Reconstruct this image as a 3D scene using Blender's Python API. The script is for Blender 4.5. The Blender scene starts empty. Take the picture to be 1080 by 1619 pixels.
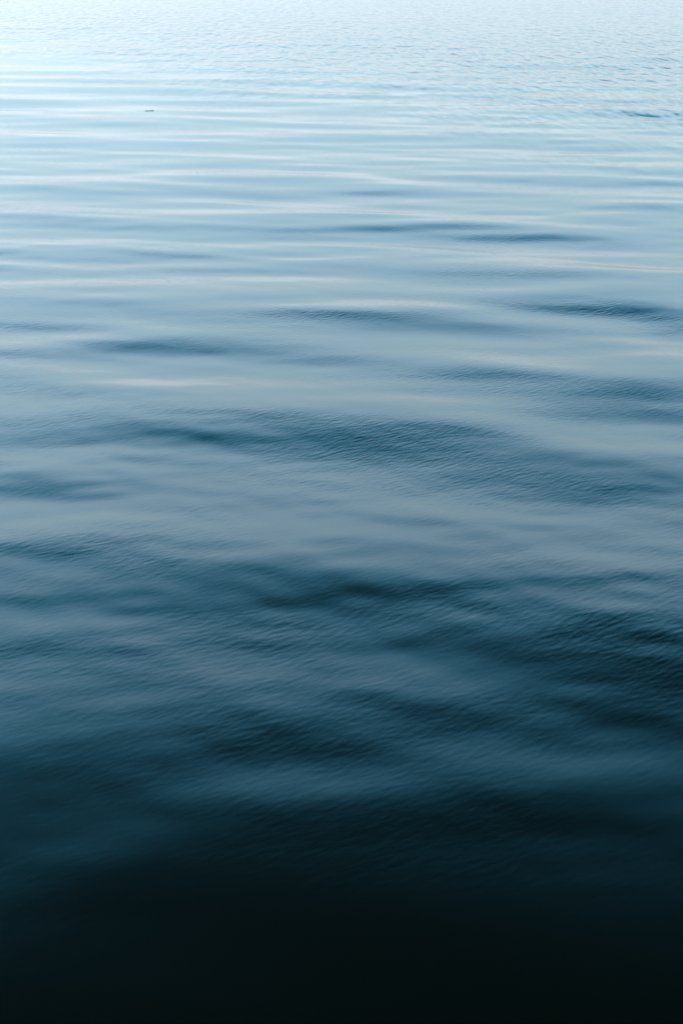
import bpy, bmesh, math, random
import numpy as np
from mathutils import Vector

R = math.radians
sc = bpy.context.scene
C = sc.collection

# ------------------------------------------------------------------ camera
PW, PH = 1080.0, 1619.0
LENS, SENSOR = 50.0, 36.0
FPX = LENS / SENSOR * PH
HORIZON = -100.0
CAM_H = 2.5
PITCH = math.atan((PH / 2 - HORIZON) / FPX)
cam = bpy.data.cameras.new('camera')
cam.sensor_fit = 'VERTICAL'
cam.sensor_height = SENSOR
cam.lens = LENS
cam.clip_start = 0.05
cam.clip_end = 20000
cam.dof.use_dof = True
cam.dof.focus_distance = 12.5
cam.dof.aperture_fstop = 4.0
camo = bpy.data.objects.new('camera', cam)
camo.location = (0, 0, CAM_H)
camo.rotation_euler = (math.pi / 2 - PITCH, 0, 0)
C.objects.link(camo)
sc.camera = camo

# ------------------------------------------------------------------ sky, sun, exposure
SUN_EL, SUN_AZ = 24.0, -74.0          # azimuth from the view direction, minus = left
world = bpy.data.worlds.new('World')
sc.world = world
world.use_nodes = True
nt = world.node_tree
N = nt.nodes
bg = N['Background']
sky = N.new('ShaderNodeTexSky')
sky.sky_type = 'NISHITA'
sky.sun_disc = False
sky.sun_elevation = R(SUN_EL)
sky.sun_rotation = R(SUN_AZ)
sky.air_density = 1.0
sky.dust_density = 0.6
sky.ozone_density = 2.0
# bright band added to the unseen sky, grading the water's reflection pale to black
tc = N.new('ShaderNodeTexCoord')
nrm = N.new('ShaderNodeVectorMath'); nrm.operation = 'NORMALIZE'
nt.links.new(tc.outputs['Generated'], nrm.inputs[0])
sep = N.new('ShaderNodeSeparateXYZ')
nt.links.new(nrm.outputs[0], sep.inputs[0])
asin = N.new('ShaderNodeMath'); asin.operation = 'ARCSINE'
nt.links.new(sep.outputs['Z'], asin.inputs[0])
# soft irregular upper edge of the added band
nz = N.new('ShaderNodeTexNoise')
nz.inputs['Scale'].default_value = 2.2
nz.inputs['Detail'].default_value = 3.0
nt.links.new(nrm.outputs[0], nz.inputs['Vector'])
edge = N.new('ShaderNodeMath'); edge.operation = 'MULTIPLY_ADD'
nt.links.new(nz.outputs['Fac'], edge.inputs[0])
edge.inputs[1].default_value = 0.10
edge.inputs[2].default_value = -0.05
addx = N.new('ShaderNodeMath'); addx.operation = 'MULTIPLY_ADD'   # added band reaches higher on the sunny side
nt.links.new(sep.outputs['X'], addx.inputs[0])
addx.inputs[1].default_value = 0.11
nt.links.new(edge.outputs[0], addx.inputs[2])
el = N.new('ShaderNodeMath'); el.operation = 'ADD'
nt.links.new(asin.outputs[0], el.inputs[0])
hi = N.new('ShaderNodeMath'); hi.operation = 'MULTIPLY'; hi.use_clamp = True
nt.links.new(sep.outputs['Z'], hi.inputs[0]); hi.inputs[1].default_value = 2.2
off = N.new('ShaderNodeMath'); off.operation = 'MULTIPLY'
nt.links.new(addx.outputs[0], off.inputs[0]); nt.links.new(hi.outputs[0], off.inputs[1])
nt.links.new(off.outputs[0], el.inputs[1])
nl = N.new('ShaderNodeMath'); nl.operation = 'DIVIDE'
nt.links.new(el.outputs[0], nl.inputs[0]); nl.inputs[1].default_value = R(90)
ramp = N.new('ShaderNodeValToRGB')
nt.links.new(nl.outputs[0], ramp.inputs[0])
STOPS = [  # elevation in degrees, factor r, g, b
    (0, .325, .33, .52), (3, .345, .34, .42), (8, .43, .41, .365), (13, .68, .665, .54), (19, .98, .97, .79), (24.5, .78, 1.0, .86),
    (29, .28, .84, .79), (32.5, .052, .37, .37), (35.6, .0035, .022, .018), (41, .0008, .003, .0014), (90, .0005, .0014, .0008)]
cr = ramp.color_ramp
cr.interpolation = 'EASE'
while len(cr.elements) < len(STOPS):
    cr.elements.new(0.5)
for e, s in zip(cr.elements, STOPS):
    e.position = s[0] / 90.0
    e.color = (s[1], s[2], s[3], 1)
mul = N.new('ShaderNodeMix'); mul.data_type = 'RGBA'; mul.blend_type = 'MULTIPLY'
mul.inputs[0].default_value = 1.0
nt.links.new(sky.outputs[0], mul.inputs[6])
nt.links.new(ramp.outputs[0], mul.inputs[7])
nt.links.new(mul.outputs[2], bg.inputs[0])
bg.inputs[1].default_value = 0.11

sun = bpy.data.lights.new('sun', 'SUN')
sun.energy = 0.5
sun.angle = R(12)
sun.color = (1.0, .93, .84)
suno = bpy.data.objects.new('sun', sun)
sd = Vector((math.sin(R(SUN_AZ)) * math.cos(R(SUN_EL)), math.cos(R(SUN_AZ)) * math.cos(R(SUN_EL)), math.sin(R(SUN_EL))))
suno.rotation_euler = sd.to_track_quat('Z', 'Y').to_euler()
suno.location = (-20, 20, 15)
C.objects.link(suno)

sc.view_settings.view_transform = 'Standard'
sc.view_settings.look = 'None'
sc.view_settings.gamma = 1
sc.view_settings.exposure = 3.0
sc.view_settings.use_curve_mapping = False

# ------------------------------------------------------------------ helpers
ERF_X = np.linspace(-5, 5, 2001)
ERF_Y = np.array([math.erf(x) for x in ERF_X])
def erf(x):
    return np.interp(x, ERF_X, ERF_Y)

def at(px, py):
    """point of the still water level seen at a pixel of the photograph"""
    dx = (px - PW / 2) / FPX
    dy = (PH / 2 - py) / FPX
    f = (math.cos(PITCH), -math.sin(PITCH))
    u = (math.sin(PITCH), math.cos(PITCH))
    y = f[0] + dy * u[0]
    z = f[1] + dy * u[1]
    t = -CAM_H / z
    return np.array((dx * t, y * t))

# ------------------------------------------------------------------ water surface
# crests and troughs: a swell face turned to the viewer (+, reads dark) or away (-, reads bright)
# photo pixel of its middle, half length, half width, tilt (degrees, + falls to the right), strength
FACES = [
    # far third
    (120, 107, 130, 3, 1, -.7), (50, 120, 70, 3, 0, -.6), (340, 138, 160, 4, 1, -.9), (300, 175, 220, 4, 0, -1.0),
    (700, 176, 120, 4, 0, -.6), (120, 209, 170, 5, 1, -1.1), (330, 205, 120, 4, 0, -.8), (620, 155, 130, 4, 1, -.8),
    (640, 191, 150, 5, 1, -1.0), (770, 206, 130, 4, 2, -.7), (250, 254, 90, 5, -1, -.9), (60, 285, 120, 6, 1, -1.3),
    (330, 272, 150, 5, -3, -1.1), (480, 275, 90, 4, 0, -.7), (900, 246, 140, 5, -1, -1.2), (680, 250, 90, 4, 2, -.7),
    (570, 278, 60, 4, 4, -1.0), (650, 291, 50, 4, 3, -.9), (370, 315, 60, 5, 3, -.8), (570, 328, 70, 5, 3, -.8),
    (830, 349, 90, 5, 3, -1.2), (1060, 262, 60, 4, 2, -.8), (980, 205, 110, 4, 0, -.6), (480, 325, 60, 4, 0, -.6),
    (260, 140, 70, 4, 3, .6), (340, 190, 90, 6, 3, 1.0), (110, 157, 100, 4, -1, .9), (210, 113, 60, 3, 1, .5),
    (450, 288, 60, 6, 1, .6), (120, 306, 70, 7, 3, .8), (90, 350, 70, 7, 2, .8), (500, 342, 60, 9, 4, .4),
    (780, 61, 60, 3, 0, .5), (780, 100, 80, 3, 0, .6), (1040, 166, 80, 5, 3, -.5), (650, 172, 130, 4, -1, .7),
    (1030, 270, 70, 6, 0, .8), (860, 231, 90, 5, 1, .7), (700, 352, 130, 12, 5, .25), (1040, 342, 80, 11, 2, .7),
    (1000, 390, 90, 13, 3, .2), (760, 330, 70, 7, 4, .3), (560, 222, 90, 5, 1, .6), (60, 235, 90, 5, 0, .6),
    (460, 360, 90, 9, 3, .5), (230, 395, 90, 9, 0, .5),
    # middle
    (130, 444, 140, 8, 2, -1.0), (250, 452, 90, 6, 1, -.9), (410, 446, 160, 9, 0, -1.0), (30, 541, 90, 9, 0, -1.4),
    (250, 615, 70, 9, 4, -.8), (215, 508, 60, 7, 8, -.8), (400, 618, 90, 9, 2, -.7), (60, 725, 80, 12, -6, -.8),
    (740, 402, 90, 6, 3, -.9), (1000, 426, 150, 9, 3, -1.7), (720, 556, 170, 10, 3, -2.0), (1050, 545, 70, 9, 8, -.9),
    (900, 585, 130, 10, 8, -.9), (880, 690, 110, 11, 10, -1.1), (580, 480, 90, 9, 2, -.7), (560, 760, 110, 12, 2, -.9),
    (360, 560, 120, 10, 3, -.5), (640, 640, 120, 10, 6, -.6), (1050, 700, 70, 9, 5, -.7),
    (100, 472, 90, 9, 2, .7), (60, 510, 70, 10, 3, .7), (300, 546, 150, 14, 4, .65), (120, 550, 70, 8, 0, .5),
    (30, 600, 70, 12, 3, 1.0), (60, 690, 80, 10, 2, .8), (30, 771, 90, 17, 8, 2.2), (220, 680, 110, 13, 5, .9),
    (490, 690, 120, 14, 5, .8), (370, 707, 80, 10, 6, .7), (965, 490, 130, 12, 4, 2.3), (1070, 505, 60, 11, 4, 1.4),
    (820, 480, 90, 9, 4, .9), (760, 602, 90, 11, 2, 1.3), (1050, 632, 120, 19, 3, 2.7), (930, 628, 90, 13, -3, 1.2),
    (930, 656, 70, 10, 3, .9), (600, 692, 80, 11, 4, .5), (650, 718, 150, 17, 5, 1.0), (870, 745, 190, 22, 7, 1.3),
    (1010, 780, 120, 26, 6, 1.4), (520, 505, 100, 9, 2, .5), (330, 640, 80, 8, 5, .5), (690, 500, 80, 8, 4, .5),
    # near
    (110, 822, 110, 12, -7, -1.1), (380, 866, 150, 18, 6, -1.7), (500, 830, 110, 15, 8, -.9), (110, 986, 160, 11, 1, -1.0),
    (345, 1057, 80, 16, 8, -1.4), (620, 845, 120, 15, 9, -1.1), (860, 868, 110, 14, 13, -1.0), (960, 955, 130, 15, 5, -.6),
    (470, 1240, 170, 20, -4, -1.3), (740, 1182, 90, 17, 6, -.7), (900, 1205, 120, 17, 2, -.7), (450, 1110, 90, 14, 12, -.6),
    (90, 1345, 130, 32, -10, -.9), (240, 1000, 80, 12, 5, -.4), (620, 1060, 120, 18, 10, -.5), (700, 800, 90, 12, 10, -.6),
    (80, 862, 120, 18, -2, 1.1), (240, 812, 70, 11, 6, .8), (440, 914, 160, 22, 8, 1.1), (700, 955, 240, 30, 6, .85),
    (940, 995, 150, 26, 7, 1.0), (1050, 1065, 150, 60, 0, 1.4), (560, 862, 80, 11, 8, .7), (800, 860, 90, 10, 12, .7),
    (360, 1010, 110, 16, 10, .7), (90, 1100, 120, 14, -3, .6), (300, 1085, 80, 12, 5, .6), (420, 1165, 150, 26, 4, .35),
    (100, 1215, 200, 36, -3, 1.6), (700, 1130, 110, 18, 8, .8), (800, 1060, 100, 22, 8, .8), (950, 1100, 100, 25, 0, .7),
    (250, 1290, 150, 26, 0, .6), (720, 1290, 160, 24, 4, .7), (1000, 1260, 130, 30, 2, .8), (640, 905, 80, 10, 8, -.4),
    (960, 820, 120, 18, 4, .7), (760, 1010, 120, 16, 6, .5),
]



def make_water():
    # polar sheet of rings about the foot of the tripod, finest where the water is looked at
    dep = np.concatenate([np.linspace(R(60), R(43), 60, endpoint=False),
                          np.linspace(R(43), R(1.9), 930, endpoint=False)])
    rad = CAM_H / np.tan(dep)
    far = np.geomspace(rad[-1] * 1.03, 12000, 70)
    rad = np.concatenate([[0.3, 0.6, 0.9, 1.2], rad, far])
    a1 = np.linspace(R(-19), R(19), 640)
    a2 = np.linspace(R(19), R(341), 180)[1:-1]
    ang = np.concatenate([a1, a2])
    nr, na = len(rad), len(ang)
    RR, AA = np.meshgrid(rad, ang, indexing='ij')
    X = RR * np.sin(AA)
    Y = RR * np.cos(AA)
    dr = np.gradient(rad)[:, None] * np.ones_like(AA)
    Z = np.zeros_like(X)
    rng = np.random.RandomState(7)
    # slow changes of wave height over the bay
    env = np.zeros_like(X)
    for i in range(14):
        lam = rng.uniform(2.5, 9); a = rng.uniform(0, 2 * math.pi)
        env += np.sin((X * math.sin(a) + Y * math.cos(a)) * 2 * math.pi / lam + rng.uniform(0, 6.28))
    env = np.clip(1 + env / math.sqrt(14) * 0.55, .25, 2.2)
    # free background waves
    for i in range(110):
        lam = math.exp(rng.uniform(math.log(.16), math.log(3.2)))
        a = R(rng.normal(9, 11 if lam > .5 else 24))
        k = 2 * math.pi / lam
        slope = 0.0052 * (1.5 if lam > .5 else .42) * rng.uniform(.5, 1.4)
        w = np.clip(lam / (3.5 * dr) - .5, 0, 1)
        if i < 110 and lam < .5:
            w = w * env
        # slightly wandering phase, so that crests break off
        wa = rng.uniform(0, 6.28); wl = lam * rng.uniform(4, 9)
        wob = 1.3 * np.sin((X * math.cos(wa) + Y * math.sin(wa)) * 2 * math.pi / wl + rng.uniform(0, 6.28))
        nearf = np.clip((RR - 1.5) / 13.0, .2, 1.0)
        if .28 < lam < 1.0:
            nearf = nearf * (1 + .15 * np.clip((RR - 6.5) / 3.5, 0, 1))
        farf = 1 / (1 + (RR / 30.0) ** 1.2)
        Z += slope / k * w * (.45 + .55 * farf) * (nearf if lam > .5 else np.clip((RR - 2.4) / 4.5, .2, 1.0) * (1 + .3 * np.clip((RR - 6.5) / 3.5, 0, 1))) * np.sin(k * (X * math.sin(a) + Y * math.cos(a)) + wob + rng.uniform(0, 6.28))
    # finer streaks riding on the swell in the middle distance
    win = np.clip((RR - 4.5) / 4, 0, 1) / (1 + (RR / 26.0) ** 3)
    for i in range(60):
        lam = math.exp(rng.uniform(math.log(.3), math.log(1.1)))
        a = R(rng.normal(8, 7))
        k = 2 * math.pi / lam
        w = np.clip(lam / (3.5 * dr) - .5, 0, 1) * win
        wa = rng.uniform(0, 6.28); wl = rng.uniform(2, 6)
        wob = 1.2 * np.sin((X * math.cos(wa) + Y * math.sin(wa)) * 2 * math.pi / wl + rng.uniform(0, 6.28))
        Z += .0044 / k * w * np.sin(k * (X * math.sin(a) + Y * math.cos(a)) + wob + rng.uniform(0, 6.28))
    # the swell faces that show in the photograph
    for (px, py, hl, hw, tilt, s) in FACES:
        p0 = at(px, py)
        ca, sa = math.cos(R(tilt)), math.sin(R(tilt))
        pu = at(px + hl * ca, py + hl * sa) - p0
        pv = at(px + hw * sa, py - hw * ca) - p0            # away from the viewer
        M = np.linalg.inv(np.array([pu, pv]).T)
        DX, DY = X - p0[0], Y - p0[1]
        U = M[0, 0] * DX + M[0, 1] * DY
        V = M[1, 0] * DX + M[1, 1] * DY
        sel = (np.abs(U) < 3.6) & (np.abs(V) < 14)
        u, v = U[sel], V[sel]
        WIDE = float(np.interp(py, [0, 250, 420, 700, 1100], [1.0, 1.0, 1.15, 1.15, 1.2]))
        sig = pv[1] * WIDE
        d = math.hypot(*p0)
        th = math.atan(CAM_H / d)
        A = s * SLOPE * float(np.interp(math.degrees(th), [3, 8, 13, 18, 23, 28, 36], [.48, .85, 1.15, .80, .50, .42, .38]))
        if 300 < py < 680:
            A *= 1.0 if s > 0 else 1.0
        if s > 0:
            A *= float(np.interp(py, [250, 350, 600, 680, 800, 950, 1100], [.7, 1.0, 1.0, .7, .7, .85, .85]))
        v = v + .18 * np.sin(u * 2.1 + px)
        v = v / WIDE          # slope: one lobe, with a broad shallow return slope on both sides
        Z[sel] += 1.5 * A * sig * 1.2533 * (erf(v / 1.4142) - erf(v / 4.2426)) * np.exp(-u ** 2 / 2)
    Z *= 1 / (1 + (RR / 400.0) ** 2)
    co = np.stack([X, Y, Z], -1).reshape(-1, 3)
    i = np.arange(nr - 1)[:, None] * na
    j = np.arange(na)[None, :]
    j2 = (j + 1) % na
    f = np.stack([i + j, i + na + j, i + na + j2, i + j2], -1).reshape(-1, 4)
    # middle disc
    co = np.vstack([co, [[0, 0, 0]]])
    c = len(co) - 1
    t = np.stack([np.full(na, c), np.arange(na), (np.arange(na) + 1) % na], -1)
    me = bpy.data.meshes.new('water')
    me.vertices.add(len(co))
    me.vertices.foreach_set('co', co.astype(np.float32).ravel())
    nl_ = f.size + t.size
    me.loops.add(nl_)
    me.loops.foreach_set('vertex_index', np.concatenate([f.ravel(), t.ravel()]).astype(np.int32))
    me.polygons.add(len(f) + len(t))
    me.polygons.foreach_set('loop_start', np.concatenate([np.arange(len(f)) * 4, f.size + np.arange(len(t)) * 3]).astype(np.int32))
    me.polygons.foreach_set('use_smooth', np.ones(len(f) + len(t), dtype=bool))
    me.update(calc_edges=True)
    if me.polygons[0].normal.z < 0:
        me.flip_normals()
    o = bpy.data.objects.new('water', me)
    C.objects.link(o)
    o['kind'] = 'structure'
    o['label'] = 'calm blue water rippled by low swell, dark near and pale far away'
    return o

SLOPE = 0.052

def water_material():
    m = bpy.data.materials.new('water')
    m.use_nodes = True
    nt = m.node_tree
    N = nt.nodes
    L = nt.links
    b = N['Principled BSDF']
    b.inputs['Base Color'].default_value = (.0011, .0024, .0019, 1)
    b.inputs['Roughness'].default_value = .14
    b.inputs['IOR'].default_value = 1.333
    tc = N.new('ShaderNodeTexCoord')
    def mapped(rot, sx, sy):
        mp = N.new('ShaderNodeMapping')
        mp.vector_type = 'TEXTURE'
        mp.inputs['Rotation'].default_value = (0, 0, R(rot))
        mp.inputs['Scale'].default_value = (sx, sy, 1)
        L.new(tc.outputs['Object'], mp.inputs[0])
        return mp.outputs[0]
    def noise(vec, detail, rough, dist=0):
        n = N.new('ShaderNodeTexNoise')
        n.noise_dimensions = '2D'
        n.inputs['Scale'].default_value = 1
        n.inputs['Detail'].default_value = detail
        n.inputs['Roughness'].default_value = rough
        n.inputs['Distortion'].default_value = dist
        L.new(vec, n.inputs['Vector'])
        return n.outputs['Fac']
    def math_(op, a, b_, c=None):
        n = N.new('ShaderNodeMath'); n.operation = op
        for i, v in enumerate((a, b_, c)):
            if v is None: continue
            if isinstance(v, (int, float)): n.inputs[i].default_value = v
            else: L.new(v, n.inputs[i])
        return n.outputs[0]
    def smooth(v, a, b_, lo=0, hi=1):
        n = N.new('ShaderNodeMapRange'); n.interpolation_type = 'SMOOTHSTEP'
        L.new(v, n.inputs[0])
        for i, x in enumerate((a, b_, lo, hi)): n.inputs[i + 1].default_value = x
        return n.outputs[0]
    fine = noise(mapped(38, .070, .022), 1.0, .45, .3)          # wind ripples slanting across the swell
    fine2 = noise(mapped(22, .065, .020), 0.0, .5)
    patch = smooth(noise(mapped(-10, 1.6, .8), 2, .5), .35, .65, .35, 1.3)
    s = N.new('ShaderNodeSeparateXYZ'); L.new(tc.outputs['Object'], s.inputs[0])
    lee = smooth(s.outputs['Y'], 3.0, 6.2, .10, 1.0)          # calmer close to the shore
    h1 = math_('MULTIPLY', math_('ADD', math_('MULTIPLY', fine, .00078), math_('MULTIPLY', fine2, .00034)), math_('MULTIPLY', patch, math_('MULTIPLY', lee, smooth(s.outputs['Y'], 5.5, 11.0, 1.0, 1.5))))
    # wind-ruffled water farther out: beyond a line that comes nearer towards the right
    pa, pb = at(0, 60), at(1080, 178)
    # line in x and 1/y keeps straight across the water
    g = (pb[1] - pa[1]) / (pb[0] - pa[0])
    line = math_('MULTIPLY_ADD', s.outputs['X'], g, float(pa[1] - g * pa[0]))
    d = math_('SUBTRACT', s.outputs['Y'], line)
    wob = math_('MULTIPLY_ADD', noise(mapped(0, 4, 3), 3, .55), 16, -8)
    ruf = smooth(math_('ADD', d, wob), -9, 10)
    chop = noise(mapped(8, .26, .24), 2.0, .55, .4)
    chop2 = noise(mapped(-12, .9, .75), 1.0, .5)
    chop3 = noise(mapped(3, .24, .85), 1.0, .6)
    h2 = math_('MULTIPLY', math_('ADD', math_('MULTIPLY', chop3, .115), math_('ADD', math_('MULTIPLY', chop, .015), math_('MULTIPLY', chop2, .020))), ruf)
    hgt = math_('ADD', h1, h2)
    bp = N.new('ShaderNodeBump')
    bp.inputs['Strength'].default_value = 1
    bp.inputs['Distance'].default_value = 1
    L.new(hgt, bp.inputs['Height'])
    L.new(bp.outputs[0], b.inputs['Normal'])
    return m

water = make_water()
water.data.materials.append(water_material())

# ------------------------------------------------------------------ the sliver of driftwood
def make_driftwood():
    p = at(236, 175.5)
    bm = bmesh.new()
    # bent twig: rings along a shallow curve, thicker in the middle
    pts = [(-.155, .010, .016), (-.12, .006, .012), (-.08, .0, .007), (-.035, -.008, .004), (0, -.012, .003),
           (.04, -.006, .006), (.09, .002, .010), (.13, .012, .014), (.16, .02, .019)]
    rad = [.004, .009, .013, .017, .020, .017, .013, .008, .003]
    K = 8
    rings = []
    rnd = random.Random(4)
    for (x, y, z), r in zip(pts, rad):
        ring = []
        for k in range(K):
            a = 2 * math.pi * k / K
            rr = .75 * r * rnd.uniform(.8, 1.2)
            ring.append(bm.verts.new((x, y + rr * math.cos(a), z + .7 * rr * math.sin(a))))
        rings.append(ring)
    for a, b in zip(rings, rings[1:]):
        for k in range(K):
            bm.faces.new((a[k], b[k], b[(k + 1) % K], a[(k + 1) % K]))
    bm.faces.new(rings[0]); bm.faces.new(rings[-1][::-1])
    bmesh.ops.recalc_face_normals(bm, faces=bm.faces)
    me = bpy.data.meshes.new('driftwood')
    bm.to_mesh(me); bm.free()
    for f in me.polygons: f.use_smooth = True
    m = bpy.data.materials.new('wet_wood')
    m.use_nodes = True
    b = m.node_tree.nodes['Principled BSDF']
    n = m.node_tree.nodes.new('ShaderNodeTexNoise'); n.inputs['Scale'].default_value = 60
    r = m.node_tree.nodes.new('ShaderNodeValToRGB')
    r.color_ramp.elements[0].color = (.55, .52, .45, 1)
    r.color_ramp.elements[1].color = (.72, .69, .62, 1)
    m.node_tree.links.new(n.outputs[0], r.inputs[0])
    m.node_tree.links.new(r.outputs[0], b.inputs['Base Color'])
    b.inputs['Roughness'].default_value = .45
    me.materials.append(m)
    for v in me.vertices:
        v.co *= .56
    o = bpy.data.objects.new('driftwood', me)
    # float on the local surface
    best = 0
    co = np.empty(len(water.data.vertices) * 3, dtype=np.float32)
    water.data.vertices.foreach_get('co', co)
    co = co.reshape(-1, 3)
    i = np.argmin((co[:, 0] - p[0]) ** 2 + (co[:, 1] - p[1]) ** 2)
    o.location = (p[0], p[1], float(co[i, 2]))
    C.objects.link(o)
    o['label'] = 'small dark sliver of driftwood floating on the pale far water at left'
    o['category'] = 'driftwood'

make_driftwood()
